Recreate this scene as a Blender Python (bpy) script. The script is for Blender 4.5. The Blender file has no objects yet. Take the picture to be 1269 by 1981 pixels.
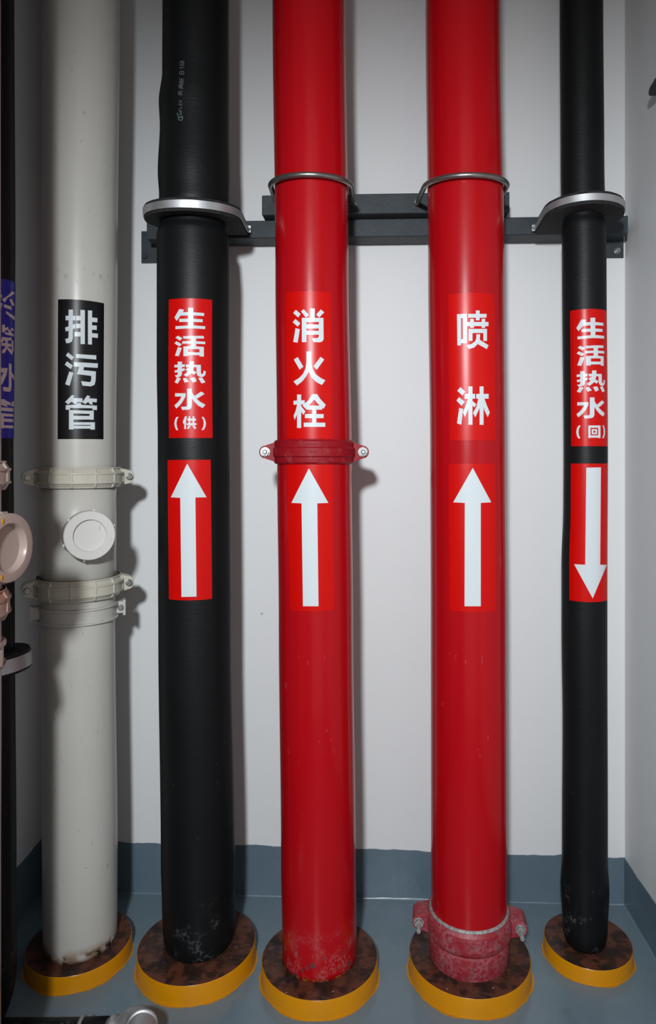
import bpy, math, random
from mathutils import Vector, Matrix
from mathutils.geometry import delaunay_2d_cdt

random.seed(7)
SC = bpy.context.scene
COL = SC.collection
F = 1320.67                    # focal length in pixels of the 1269x1981 frame (24 mm lens)
VX, VY, HC = 700.0, 890.0, 1.165

# ------------------------------------------------------------------ camera, light, exposure
cam_d = bpy.data.cameras.new('camera')
cam = bpy.data.objects.new('camera', cam_d)
COL.objects.link(cam)
cam_d.sensor_fit = 'VERTICAL'
cam_d.sensor_height = 36.0
cam_d.lens = 24.0
cam_d.shift_x = -(VX - 634.5) / 1981.0
cam_d.shift_y = -(990.5 - VY) / 1981.0
cam.location = (0, 0, HC)
cam.rotation_euler = (math.pi / 2, 0, 0)
cam_d.clip_start = 0.02
SC.camera = cam

SC.view_settings.view_transform = 'Standard'
SC.view_settings.look = 'None'
SC.view_settings.gamma = 1.0
SC.view_settings.use_curve_mapping = False
SC.view_settings.exposure = 0.0

w = bpy.data.worlds.new('world')
SC.world = w
w.use_nodes = True
w.node_tree.nodes['Background'].inputs['Color'].default_value = (1.0, 0.95, 0.91, 1)
w.node_tree.nodes['Background'].inputs['Strength'].default_value = 0.50

def spot(name, loc, target, power, radius, angle, color):
    l = bpy.data.lights.new(name, 'SPOT')
    l.energy = power
    l.shadow_soft_size = radius
    l.spot_size = math.radians(angle)
    l.spot_blend = 1.0
    l.color = color
    o = bpy.data.objects.new(name, l)
    o.location = loc
    o.rotation_euler = (Vector(target) - Vector(loc)).to_track_quat('-Z', 'Y').to_euler()
    COL.objects.link(o)
    return o

spot('work_light', (-0.21, -0.70, 1.76), (0.10, 1.8, 0.73), 226, 0.075, 86, (0.912, 0.962, 1.0))
spot('added_warm_fill', (0.16, -0.32, 1.40), (-0.66, 1.15, 1.06), 4, 0.03, 25, (1.0, 0.80, 0.72))  # unseen warm fill, added to brighten the near-left pipes

# ------------------------------------------------------------------ materials
def lin(c):
    return tuple(((v / 255 / 12.92) if v / 255 <= 0.04045 else ((v / 255 + 0.055) / 1.055) ** 2.4) for v in c) + (1,)

class Mat:
    def __init__(s, name, color, rough=0.5, metal=0.0, spec=0.5, coat=0.0, coat_rough=0.05):
        m = bpy.data.materials.new(name)
        m.use_nodes = True
        s.m = m
        s.nt = m.node_tree
        s.b = s.nt.nodes['Principled BSDF']
        s.b.inputs['Base Color'].default_value = tuple(color[:3]) + (1,)
        s.b.inputs['Roughness'].default_value = rough
        s.b.inputs['Metallic'].default_value = metal
        s.b.inputs['Specular IOR Level'].default_value = spec
        s.b.inputs['Coat Weight'].default_value = coat
        s.b.inputs['Coat Roughness'].default_value = coat_rough
        s.col = None
        s.cval = tuple(color[:3]) + (1,)
        tc = s.nt.nodes.new('ShaderNodeTexCoord')
        s.co = tc.outputs['Object']
        s.nrm = None

    def n(s, t, **kw):
        nd = s.nt.nodes.new(t)
        for k, v in kw.items():
            if k.startswith('_'):
                setattr(nd, k[1:], v)
            else:
                nd.inputs[k].default_value = v
        return nd

    def link(s, a, b):
        s.nt.links.new(a, b)

    def mapped(s, scale=(1, 1, 1), rot=(0, 0, 0), loc=(0, 0, 0)):
        mp = s.n('ShaderNodeMapping')
        mp.inputs['Scale'].default_value = scale
        mp.inputs['Rotation'].default_value = rot
        mp.inputs['Location'].default_value = loc
        s.link(s.co, mp.inputs['Vector'])
        return mp.outputs[0]

    def noise(s, scale, detail=3, vec=None, lo=0.4, hi=0.6, rough=0.5):
        nz = s.n('ShaderNodeTexNoise', Scale=scale, Detail=detail, Roughness=rough)
        s.link(vec if vec is not None else s.co, nz.inputs['Vector'])
        r = s.n('ShaderNodeMapRange')
        r.inputs['From Min'].default_value = lo
        r.inputs['From Max'].default_value = hi
        s.link(nz.outputs['Fac'], r.inputs['Value'])
        return r.outputs['Result']

    def specks(s, scale, size=0.1, vec=None, keep=1.0):
        v = s.n('ShaderNodeTexVoronoi', Scale=scale)
        s.link(vec if vec is not None else s.co, v.inputs['Vector'])
        r = s.n('ShaderNodeMapRange')
        r.inputs['From Min'].default_value = size
        r.inputs['From Max'].default_value = size * 0.6
        s.link(v.outputs['Distance'], r.inputs['Value'])
        out = r.outputs['Result']
        if keep < 1.0:
            sp = s.n('ShaderNodeSeparateColor')
            s.link(v.outputs['Color'], sp.inputs[0])
            g = s.n('ShaderNodeMath', _operation='LESS_THAN')
            g.inputs[1].default_value = keep
            s.link(sp.outputs[0], g.inputs[0])
            out = s.mul(out, g.outputs[0])
        return out

    def band(s, axis, lo, hi, fade=0.02):
        """1 between lo and hi on the object axis"""
        sx = s.n('ShaderNodeSeparateXYZ')
        s.link(s.co, sx.inputs[0])
        o = sx.outputs[axis]
        a = s.n('ShaderNodeMapRange'); a.inputs['From Min'].default_value = lo - fade; a.inputs['From Max'].default_value = lo
        b = s.n('ShaderNodeMapRange'); b.inputs['From Min'].default_value = hi + fade; b.inputs['From Max'].default_value = hi
        s.link(o, a.inputs['Value']); s.link(o, b.inputs['Value'])
        return s.mul(a.outputs['Result'], b.outputs['Result'])

    def mul(s, a, b):
        m = s.n('ShaderNodeMath', _operation='MULTIPLY')
        for i, v in enumerate((a, b)):
            if isinstance(v, (int, float)):
                m.inputs[i].default_value = v
            else:
                s.link(v, m.inputs[i])
        return m.outputs[0]

    def mix(s, fac, color):
        mx = s.n('ShaderNodeMix', _data_type='RGBA')
        if isinstance(fac, (int, float)):
            mx.inputs[0].default_value = fac
        else:
            s.link(fac, mx.inputs[0])
        if s.col is None:
            mx.inputs[6].default_value = s.cval
        else:
            s.link(s.col, mx.inputs[6])
        mx.inputs[7].default_value = tuple(color[:3]) + (1,)
        s.col = mx.outputs[2]
        s.link(s.col, s.b.inputs['Base Color'])
        return s

    def rough(s, fac, lo, hi):
        r = s.n('ShaderNodeMapRange')
        r.inputs['To Min'].default_value = lo
        r.inputs['To Max'].default_value = hi
        s.link(fac, r.inputs['Value'])
        s.link(r.outputs['Result'], s.b.inputs['Roughness'])
        return s

    def bump(s, fac, strength=0.2, dist=0.001):
        b = s.n('ShaderNodeBump')
        b.inputs['Strength'].default_value = strength
        b.inputs['Distance'].default_value = dist
        s.link(fac, b.inputs['Height'])
        if s.nrm is not None:
            s.link(s.nrm, b.inputs['Normal'])
        s.nrm = b.outputs[0]
        s.link(s.nrm, s.b.inputs['Normal'])
        return s

def mk_wall(name, c):
    k = Mat(name, c, 0.55, spec=0.35)
    k.mix(k.mul(k.noise(2.2, 4, lo=0.35, hi=0.75), 0.10), (c[0] * .85, c[1] * .86, c[2] * .84))
    k.mix(k.mul(k.specks(7, 0.03, keep=0.35), 0.6), (0.22, 0.21, 0.2))
    k.bump(k.noise(14, 3, lo=0.2, hi=0.8), 0.25, 0.0025)
    k.bump(k.noise(160, 2, lo=0.2, hi=0.8), 0.08, 0.0006)
    return k.m
M_WALL = mk_wall('white_wall_paint', (0.70, 0.71, 0.715))
M_CEIL = Mat('ceiling_paint', (0.6, 0.6, 0.58), 0.8).m

k = Mat('slate_skirting_paint', (0.105, 0.155, 0.195), 0.35)
k.mix(k.mul(k.noise(9, 5, lo=0.45, hi=0.8), 0.5), (0.13, 0.18, 0.22))
k.mix(k.mul(k.specks(22, 0.045, keep=0.25), 0.8), (0.4, 0.42, 0.43))
k.bump(k.noise(40, 4, lo=0.2, hi=0.8), 0.35, 0.0015)
M_SKIRT = k.m

k = Mat('grey_blue_floor_paint', (0.135, 0.192, 0.228), 0.24)
k.mix(k.mul(k.noise(6, 6, lo=0.45, hi=0.7), 0.45), (0.16, 0.205, 0.235))
k.mix(k.mul(k.noise(13, 6, lo=0.62, hi=0.75), 0.5), (0.09, 0.115, 0.13))
k.mix(k.mul(k.specks(17, 0.035, keep=0.35), 0.8), (0.03, 0.035, 0.04))
k.mix(k.mul(k.specks(23, 0.035, keep=0.25), 0.85), (0.55, 0.58, 0.58))
k.rough(k.noise(10, 4, lo=0.35, hi=0.7), 0.16, 0.40)
k.bump(k.noise(18, 4, lo=0.2, hi=0.8), 0.25, 0.002)
M_FLOOR = k.m

def mk_red(name, worn):
    k = Mat(name, (0.39, 0.0022, 0.006), 0.25, spec=0.26, coat=0.10, coat_rough=0.05)
    # fine scuffs low on the pipe and scattered ones higher up
    scr = k.mul(k.noise(1.0, 4, k.mapped((130, 130, 45), (0.7, 0.5, 0)), 0.65, 0.71), k.noise(9, 3, lo=0.55, hi=0.64))
    k.mix(k.mul(k.mul(scr, k.band(2, 0.02, 0.80, 0.15)), 0.22), (0.50, 0.20, 0.20))
    k.mix(k.mul(k.specks(28, 0.05, keep=0.12), 0.7), (0.06, 0.01, 0.01))
    if worn:
        dust = k.mul(k.mul(k.noise(30, 4, lo=0.48, hi=0.62), k.noise(1.0, 7, k.mapped((230, 230, 150), (0.3, 0.2, 0)), 0.40, 0.66)), k.band(2, 0.0, 0.085, 0.07))
        k.mix(k.mul(dust, 0.55), (0.34, 0.16, 0.17))
        k.mix(k.mul(k.mul(k.noise(50, 5, lo=0.61, hi=0.67), k.band(2, 0.0, 0.08, 0.03)), 0.85), (0.06, 0.05, 0.055))
        k.mix(k.mul(k.mul(k.noise(110, 5, lo=0.52, hi=0.60), k.band(2, 0.0, 0.0425, 0.003)), 0.8), (0.45, 0.27, 0.03))
    k.bump(k.noise(30, 2, lo=0.2, hi=0.8), 0.05, 0.001)
    k.bump(k.noise(220, 2, lo=0.2, hi=0.8), 0.05, 0.0004)
    return k.m
M_RED = mk_red('red_gloss_pipe_paint', True)

k = Mat('red_cast_coupling_paint', (0.25, 0.004, 0.010), 0.48, spec=0.22)
k.mix(k.mul(k.noise(60, 5, lo=0.58, hi=0.72), 0.3), (0.28, 0.08, 0.09))
k.bump(k.noise(130, 3, lo=0.2, hi=0.8), 0.35, 0.001)
M_REDCAST = k.m
k = Mat('dusty_red_coupling_paint', (0.27, 0.010, 0.020), 0.5)
k.mix(k.mul(k.mul(k.noise(25, 3, lo=0.35, hi=0.6), k.noise(140, 6, lo=0.36, hi=0.62)), 0.62), (0.36, 0.15, 0.17))
k.mix(k.mul(k.noise(70, 5, lo=0.6, hi=0.7), 0.7), (0.12, 0.09, 0.09))
k.bump(k.noise(120, 4, lo=0.2, hi=0.8), 0.5, 0.0015)
M_REDDUST = k.m

def mk_foam(name, dusty=True):
    k = Mat(name, (0.0040, 0.0048, 0.0053), 0.48, spec=0.22)
    k.mix(k.mul(k.noise(5, 4, lo=0.4, hi=0.8), 0.5), (0.0065, 0.0078, 0.0085))
    if dusty:
        k.mix(k.mul(k.mul(k.mul(k.noise(18, 4, lo=0.52, hi=0.66), k.noise(150, 5, lo=0.45, hi=0.65)), k.band(2, 0.0, 0.11, 0.08)), 0.6), (0.12, 0.13, 0.135))
        k.mix(k.mul(k.mul(k.specks(75, 0.10, keep=0.14), k.band(2, 0.0, 0.45, 0.3)), 0.5), (0.12, 0.13, 0.13))
    k.bump(k.noise(1.0, 3, k.mapped((60, 60, 240)), 0.2, 0.8), 0.25, 0.0008)
    k.bump(k.noise(9, 2, lo=0.2, hi=0.8), 0.30, 0.003)
    return k.m
M_FOAM = mk_foam('black_foam_insulation')
k = Mat('rough_black_foam_cut', (0.010, 0.010, 0.011), 0.8)
k.bump(k.noise(120, 5, lo=0.3, hi=0.7), 0.9, 0.003)
M_FOAMCUT = k.m

def mk_pvc(name, c, c2, dirt):
    k = Mat(name, c, 0.30, spec=0.4)
    k.mix(k.mul(k.noise(5, 5, lo=0.4, hi=0.75), 0.35), c2)
    k.mix(k.mul(k.specks(30, 0.05, keep=0.3), 0.75), (0.12, 0.10, 0.08))
    k.mix(k.mul(k.noise(1.0, 4, k.mapped((110, 110, 40), (0.5, 0.3, 0)), 0.67, 0.72), 0.35), (0.16, 0.14, 0.11))
    if dirt:
        k.mix(k.mul(k.mul(k.noise(30, 6, lo=0.38, hi=0.58), k.band(2, 0.0, 0.046, 0.022)), 0.8), (0.22, 0.11, 0.035))
        k.mix(k.mul(k.mul(k.noise(45, 6, lo=0.50, hi=0.56), k.band(2, 0.0, 0.046, 0.010)), 0.95), (0.03, 0.012, 0.008))
    k.bump(k.noise(14, 3, lo=0.2, hi=0.8), 0.08, 0.0015)
    return k.m
M_PVC = mk_pvc('grey_white_pvc', (0.50, 0.485, 0.445), (0.42, 0.405, 0.36), True)
M_PVCYEL = mk_pvc('yellowed_pvc_fitting', (0.50, 0.475, 0.40), (0.42, 0.38, 0.30), False)
M_PVCWHITE = mk_pvc('clean_white_pvc', (0.60, 0.59, 0.56), (0.54, 0.53, 0.5), False)
M_PINKLIGHT = mk_pvc('white_pvc_pink_light', (0.34, 0.265, 0.235), (0.30, 0.225, 0.19), False)  # white PVC with a pink light cast painted into its colour
k = Mat('rust_stained_pvc_pink_light', (0.34, 0.23, 0.195), 0.5)  # rust stains over white PVC, pink light cast painted into the base
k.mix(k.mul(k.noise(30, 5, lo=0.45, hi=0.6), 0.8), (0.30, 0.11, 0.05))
M_RUSTPINKLIGHT = k.m

k = Mat('dark_grey_steel_paint', (0.036, 0.044, 0.050), 0.5, spec=0.22)
k.mix(k.mul(k.noise(18, 5, lo=0.4, hi=0.7), 0.5), (0.050, 0.062, 0.072))
k.mix(k.mul(k.specks(30, 0.05, keep=0.15), 0.8), (0.3, 0.32, 0.32))
k.bump(k.noise(90, 3, lo=0.2, hi=0.8), 0.35, 0.001)
M_STEELPAINT = k.m

k = Mat('galvanised_band', (0.55, 0.56, 0.57), 0.36, metal=0.85)
k.mix(k.mul(k.noise(25, 4, lo=0.4, hi=0.7), 0.5), (0.38, 0.39, 0.40))
k.rough(k.noise(30, 4, lo=0.3, hi=0.7), 0.42, 0.58)
M_GALV = k.m
k = Mat('dull_stainless_rod', (0.30, 0.29, 0.27), 0.33, metal=0.9)
k.mix(k.mul(k.noise(40, 4, lo=0.4, hi=0.7), 0.6), (0.2, 0.19, 0.18))
k.bump(k.noise(200, 2, lo=0.2, hi=0.8), 0.2, 0.0005)
M_ROD = k.m
k = Mat('zinc_bolt', (0.28, 0.29, 0.29), 0.38, metal=0.9)
k.mix(k.mul(k.noise(120, 3, lo=0.45, hi=0.6), 0.6), (0.25, 0.24, 0.22))
M_BOLT = k.m
k = Mat('weathered_zinc_bolt', (0.36, 0.36, 0.35), 0.6, metal=0.4)
k.mix(k.mul(k.noise(150, 3, lo=0.45, hi=0.6), 0.6), (0.17, 0.15, 0.15))
k.bump(k.noise(300, 3), 0.4, 0.001)
M_BOLTOLD = k.m

k = Mat('brown_rust_top', (0.100, 0.032, 0.018), 0.5, spec=0.3)
k.mix(k.noise(26, 5, lo=0.47, hi=0.58), (0.034, 0.014, 0.008))
k.mix(k.mul(k.noise(34, 6, k.mapped(loc=(1, 8, 2)), 0.52, 0.60), 0.75), (0.014, 0.009, 0.007))
k.mix(k.mul(k.mul(k.noise(11, 3, k.mapped(loc=(3, 5, 1)), 0.55, 0.7), k.noise(120, 4, lo=0.45, hi=0.7)), 0.4), (0.15, 0.10, 0.09))
k.mix(k.mul(k.specks(60, 0.09, keep=0.16), 0.95), (0.60, 0.56, 0.48))
k.rough(k.noise(14, 4, lo=0.4, hi=0.6), 0.32, 0.62)
k.bump(k.noise(60, 5, lo=0.2, hi=0.8), 0.5, 0.0015)
M_RUST = k.m
k = Mat('yellow_gloss_paint', (0.55, 0.22, 0.0015), 0.24, spec=0.3, coat=0.08)
k.mix(k.mul(k.noise(14, 4, lo=0.4, hi=0.75), 0.35), (0.45, 0.17, 0.006))
k.bump(k.noise(22, 3, lo=0.2, hi=0.8), 0.25, 0.002)
M_YEL = k.m
M_YELSMEAR = Mat('yellow_paint_smear', (0.48, 0.21, 0.015), 0.4).m

def sticker(name, c):
    k = Mat(name, c, 0.31, spec=0.24)
    k.b.inputs['Coat Weight'].default_value = 0.0
    k.b.inputs['Coat Roughness'].default_value = 0.22
    k.bump(k.noise(12, 2, lo=0.2, hi=0.8), 0.06, 0.001)
    return k.m
M_SRED = sticker('red_vinyl', (0.53, 0.0020, 0.0010))
M_SBLK = sticker('black_vinyl', (0.006, 0.006, 0.007))
M_SBLUE = sticker('blue_vinyl', (0.035, 0.030, 0.36))
M_SWHT = sticker('white_vinyl', (0.58, 0.635, 0.655))
M_SWHTPINKLIGHT = sticker('white_vinyl_pink_light', (0.70, 0.56, 0.55))  # white characters, pink light cast painted into their colour
M_PRINT = Mat('faded_grey_print', (0.085, 0.11, 0.115), 0.6).m
M_GASKET = Mat('black_gasket', (0.01, 0.01, 0.01), 0.6).m

# ------------------------------------------------------------------ mesh helpers
class MB:
    def __init__(s):
        s.v = []; s.f = []; s.mi = []; s.sm = []

    def add(s, verts, faces, mi=0, smooth=False, M=None):
        b = len(s.v)
        for p in verts:
            p = Vector(p)
            s.v.append(M @ p if M is not None else p)
        for f in faces:
            s.f.append([i + b for i in f]); s.mi.append(mi); s.sm.append(smooth)
        return s

    def box(s, lo, hi, M=None, mi=0):
        x0, y0, z0 = lo; x1, y1, z1 = hi
        v = [(x0, y0, z0), (x1, y0, z0), (x1, y1, z0), (x0, y1, z0), (x0, y0, z1), (x1, y0, z1), (x1, y1, z1), (x0, y1, z1)]
        f = [(0, 3, 2, 1), (4, 5, 6, 7), (0, 1, 5, 4), (1, 2, 6, 5), (2, 3, 7, 6), (3, 0, 4, 7)]
        return s.add(v, f, mi, False, M)

    def revolve(s, prof, n=96, M=None, mi=0, smooth=True, cap0=False, cap1=False, a0=0.0, a1=None, closed=False):
        """profile [(r,z)] about Z; closed=True joins the last ring to the first"""
        full = a1 is None
        cnt = n if full else n + 1
        verts, faces = [], []
        for (r, z) in prof:
            for i in range(cnt):
                a = (2 * math.pi * i / n) if full else a0 + (a1 - a0) * i / n
                verts.append((r * math.cos(a), r * math.sin(a), z))
        m = len(prof)
        for j in range(m if closed else m - 1):
            j2 = (j + 1) % m
            for i in range(n):
                i2 = (i + 1) % cnt
                faces.append((j * cnt + i, j * cnt + i2, j2 * cnt + i2, j2 * cnt + i))
        s.add(verts, faces, mi, smooth, M)
        b = len(s.v) - len(verts)
        if cap0:
            s.f.append([b + i for i in range(cnt)][::-1]); s.mi.append(mi); s.sm.append(False)
        if cap1:
            s.f.append([b + (m - 1) * cnt + i for i in range(cnt)]); s.mi.append(mi); s.sm.append(False)
        return s

    def prism(s, pts, z0, z1, M=None, mi=0, smooth=False):
        n = len(pts)
        v = [(x, y, z0) for x, y in pts] + [(x, y, z1) for x, y in pts]
        f = [tuple(range(n))[::-1], tuple(range(n, 2 * n))]
        s.add(v, f, mi, False, M)
        b = len(s.v) - 2 * n
        for i in range(n):
            j = (i + 1) % n
            s.f.append([b + i, b + j, b + n + j, b + n + i]); s.mi.append(mi); s.sm.append(smooth)
        return s

    def tube(s, path, r, n=20, mi=0, caps=True):
        path = [Vector(p) for p in path]
        rr = r if isinstance(r, (list, tuple)) else [r] * len(path)
        verts, faces = [], []
        up = None
        for i, p in enumerate(path):
            t = (path[min(i + 1, len(path) - 1)] - path[max(i - 1, 0)]).normalized()
            if up is None:
                up = Vector((0, 0, 1)) if abs(t.z) < 0.9 else Vector((0, 1, 0))
            a = t.cross(up).normalized(); up = a.cross(t).normalized()
            for q in range(n):
                an = 2 * math.pi * q / n
                verts.append(p + (a * math.cos(an) + up * math.sin(an)) * rr[i])
        for j in range(len(path) - 1):
            for q in range(n):
                q2 = (q + 1) % n
                faces.append((j * n + q, j * n + q2, (j + 1) * n + q2, (j + 1) * n + q))
        s.add(verts, faces, mi, True)
        if caps:
            b = len(s.v) - len(verts)
            s.f.append([b + i for i in range(n)][::-1]); s.mi.append(mi); s.sm.append(False)
            s.f.append([b + (len(path) - 1) * n + i for i in range(n)]); s.mi.append(mi); s.sm.append(False)
        return s

    def build(s, name, mats, parent=None, bevel=0.0, recalc=True):
        off = parent_world(parent)
        me = bpy.data.meshes.new(name)
        me.from_pydata([tuple(v - off) for v in s.v], [], s.f)
        for m in (mats if isinstance(mats, (list, tuple)) else [mats]):
            me.materials.append(m)
        for p, mi, sm in zip(me.polygons, s.mi, s.sm):
            p.material_index = mi; p.use_smooth = sm
        if recalc:
            import bmesh
            bm = bmesh.new(); bm.from_mesh(me)
            bmesh.ops.recalc_face_normals(bm, faces=bm.faces)
            bm.to_mesh(me); bm.free()
        me.update()
        o = bpy.data.objects.new(name, me)
        COL.objects.link(o)
        if parent is not None:
            o.parent = parent
        if bevel:
            md = o.modifiers.new('bevel', 'BEVEL')
            md.width = bevel; md.segments = 2; md.limit_method = 'ANGLE'; md.angle_limit = math.radians(40)
        return o

def parent_world(o):
    v = Vector((0, 0, 0))
    while o is not None:
        v = v + Vector(o.location); o = o.parent
    return v

def T(x, y, z, rz=0.0, rx=0.0, ry=0.0):
    return Matrix.Translation((x, y, z)) @ Matrix.Rotation(rz, 4, 'Z') @ Matrix.Rotation(rx, 4, 'X') @ Matrix.Rotation(ry, 4, 'Y')

def thing(name, loc, label, cat, group=None):
    o = bpy.data.objects.new(name, None)
    o.empty_display_size = 0.05
    COL.objects.link(o)
    o.location = loc
    o['label'] = label; o['category'] = cat
    if group: o['group'] = group
    return o

def structure(o):
    o['kind'] = 'structure'
    return o

def copy_tree(o, parent=None):
    c = o.copy()
    COL.objects.link(c)
    if parent is not None: c.parent = parent
    for ch in list(o.children):
        copy_tree(ch, c)
    return c

# ------------------------------------------------------------------ the room
def wall_y(x):                      # face of the back wall, which is not quite square to the side walls
    return 1.815 - 0.038 * x
XL, XR, ZC, YN = -0.867, 0.689, 2.80, -0.17
LF, RF = Vector((XL, wall_y(XL), 0)), Vector((XR, wall_y(XR), 0))

structure(MB().box((XL - 0.12, YN, -0.12), (XR + 0.12, 2.0, 0.0)).build('floor', M_FLOOR))
structure(MB().box((XL - 0.12, YN, ZC), (XR + 0.12, 2.0, ZC + 0.12)).build('ceiling', M_CEIL))
structure(MB().prism([(XL - 0.12, wall_y(XL - .12)), (XR + 0.12, wall_y(XR + .12)), (XR + 0.12, 2.0), (XL - 0.12, 2.0)], 0, ZC).build('wall_back', M_WALL))
structure(MB().prism([(XL - 0.12, YN), (XL, YN), (XL, wall_y(XL)), (XL - 0.12, wall_y(XL - .12))], 0, ZC).build('wall_left', M_WALL))
structure(MB().prism([(XR, YN), (XR + 0.12, YN), (XR + 0.12, wall_y(XR + .12)), (XR, wall_y(XR))], 0, ZC).build('wall_right', M_WALL))

structure(MB().box((XL, YN, 0), (-0.352, YN + 0.05, ZC)).build('added_shade_wall', M_WALL))  # unseen jamb slab, added to keep the main light off the left side

def skirting(name, p0, p1, inward, h0, h1, n=160):
    """painted band with a ragged brushed top edge"""
    mb = MB()
    d = (p1 - p0)
    nrm = Vector(inward).normalized() * 0.0022
    fr = []; bk = []
    hh = 0.0
    for i in range(n + 1):
        t = i / n
        hh = hh * 0.7 + random.uniform(-1, 1) * 0.0011
        h = h0 + (h1 - h0) * t + hh + 0.0018 * math.sin(t * 23 + h0 * 90) + 0.001 * math.sin(t * 71)
        p = p0 + d * t
        fr.append((p, h))
    v = []; f = []
    for p, h in fr:
        v += [p + nrm, p + nrm + Vector((0, 0, h)), p + Vector((0, 0, h + .0004)), p.copy()]
    for i in range(n):
        a = i * 4; b = a + 4
        f += [(a, b, b + 1, a + 1), (a + 1, b + 1, b + 2, a + 2), (a + 2, b + 2, b + 3, a + 3)]
    mb.add(v, f)
    return structure(mb.build(name, M_SKIRT))
skirting('baseboard_back', LF, RF, (0, -1, 0), 0.139, 0.123)
skirting('baseboard_left', Vector((XL, YN, 0)), LF, (1, 0, 0), 0.125, 0.139)
skirting('baseboard_right', Vector((XR, YN, 0)), RF, (-1, 0, 0), 0.150, 0.123)

def joint(name, p0, p1, inward):
    d = p1 - p0; n = Vector(inward); mb = MB(); v = []; f = []
    m = 160; rr = 0.003
    for i in range(m + 1):
        p = p0 + d * (i / m)
        rr = max(0.0015, min(0.005, rr + random.uniform(-1, 1) * 0.0008))
        v += [p + n * 0.0022 + Vector((0, 0, rr)), p + n * (0.0022 + rr * .35) + Vector((0, 0, rr * .35)), p + n * (0.0022 + rr)]
    for i in range(m):
        a = i * 3; b = a + 3
        f += [(a, b, b + 1, a + 1), (a + 1, b + 1, b + 2, a + 2)]
    mb.add(v, f, 0, True)
    return structure(mb.build(name, M_FLOOR))
joint('trim_1', LF, RF, (0, -1, 0))
joint('trim_2', Vector((XR, YN, 0)), RF, (-1, 0, 0))

# ------------------------------------------------------------------ pipes measured at several heights
def cosi(tab, y):
    if y <= tab[0][0]: return tab[0][1]
    if y >= tab[-1][0]: return tab[-1][1]
    for (a, va), (b, vb) in zip(tab, tab[1:]):
        if a <= y <= b:
            t = (y - a) / (b - a)
            t = t * t * (3 - 2 * t)
            return va + (vb - va) * t

class Pipe:
    def __init__(s, D, left, right, r=None):
        s.D = D; s.L = left; s.R = right; s.r = r

    def at_py(s, py):
        ar = math.atan((cosi(s.R, py) - VX) / F)
        if s.r is not None:
            X = s.D * math.tan(ar)
            for _ in range(8):
                d = math.hypot(X, s.D)
                X = s.D * math.tan(ar - math.asin(s.r / d))
            return X, s.r
        al = math.atan((cosi(s.L, py) - VX) / F)
        c, h = (al + ar) / 2, (ar - al) / 2
        X = s.D * math.tan(c)
        return X, math.hypot(X, s.D) * math.sin(h)

    def at(s, z):
        return s.at_py(VY + (HC - z) * F / s.D)

    def hit(s, px, py):
        """point of the photograph -> (theta, z) on the pipe surface"""
        a = math.atan((px - VX) / F)
        z = HC - (py - VY) * s.D / F
        for _ in range(4):
            X, r = s.at(z)
            d = math.hypot(X, s.D); c = math.atan(X / s.D)
            sb = max(-0.999, min(0.999, d * math.sin(a - c) / r))
            beta = math.asin(sb)
            psi = beta - (a - c)
            th = -c + psi
            hy = s.D - r * math.cos(th)
            z = HC - (py - VY) * hy / F
        return th, z

    def pos(s, th, z, eps=0.0):
        X, r = s.at(z)
        return Vector((X + (r + eps) * math.sin(th), s.D - (r + eps) * math.cos(th), z))

    def body(s, name, z0, z1, mat, parent, step=0.012, n=96, radd=None):
        m = max(2, int((z1 - z0) / step))
        mb = MB(); verts = []; faces = []
        for j in range(m + 1):
            z = z0 + (z1 - z0) * j / m
            X, r = s.at(z)
            if radd: r = r + radd(z)
            for i in range(n):
                a = 2 * math.pi * i / n
                verts.append((X + r * math.sin(a), s.D - r * math.cos(a), z))
        for j in range(m):
            for i in range(n):
                i2 = (i + 1) % n
                faces.append((j * n + i, j * n + i2, (j + 1) * n + i2, (j + 1) * n + i))
        mb.add(verts, faces, 0, True)
        mb.f.append(list(range(n))[::-1]); mb.mi.append(0); mb.sm.append(False)
        mb.f.append([m * n + i for i in range(n)]); mb.mi.append(0); mb.sm.append(False)
        return mb.build(name, mat, parent)

P_WHITE = Pipe(1.61, [(20, 84), (520, 80), (700, 79.5), (1220, 79), (1660, 81), (1840, 82)], [(20, 232), (520, 227.5), (860, 224.5), (1220, 223), (1660, 227.5), (1840, 227)])
P_BLACK = Pipe(1.60, [(20, 314), (150, 313.5), (205, 307), (250, 309), (340, 305), (385, 307.5), (440, 303), (700, 303), (860, 305), (1100, 305.5), (1220, 306), (1660, 311), (1740, 313), (1800, 315)],
               [(20, 443), (250, 444), (340, 446), (385, 445), (440, 442), (520, 446), (700, 445), (1220, 448), (1660, 455), (1740, 454), (1800, 455)])
P_RED1 = Pipe(1.555, [(20, 527), (520, 532.5), (900, 536), (1200, 539), (1660, 543.5), (1850, 546)], [(20, 668), (520, 674), (900, 680), (1200, 683), (1660, 688), (1850, 690)])
P_RED2 = Pipe(1.56, [(20, 823), (520, 828), (900, 832), (1200, 833), (1660, 833.5), (1800, 834)], [(20, 967.5), (520, 975.5), (900, 978), (1200, 980), (1660, 981), (1800, 981)])
P_BLACKR = Pipe(1.61, [(20, 1082.5), (300, 1084), (520, 1087), (880, 1090), (980, 1089.5), (1090, 1086), (1220, 1086), (1400, 1088), (1600, 1087), (1660, 1087), (1715, 1084), (1790, 1088)],
                [(20, 1167), (300, 1169), (520, 1173.5), (880, 1176), (1120, 1175), (1220, 1175), (1600, 1176), (1660, 1176), (1715, 1179), (1790, 1176)])
P_FAR = Pipe(1.43, None, [(20, 28), (480, 30), (700, 27), (860, 26), (1000, 27), (1200, 29), (1660, 32), (1900, 33)], 0.045)
P_NEAR = Pipe(1.10, None, [(20, 1.5), (480, 1.5), (900, 2.5), (1400, 3.0), (1660, 2.0)], 0.0855)

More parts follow.
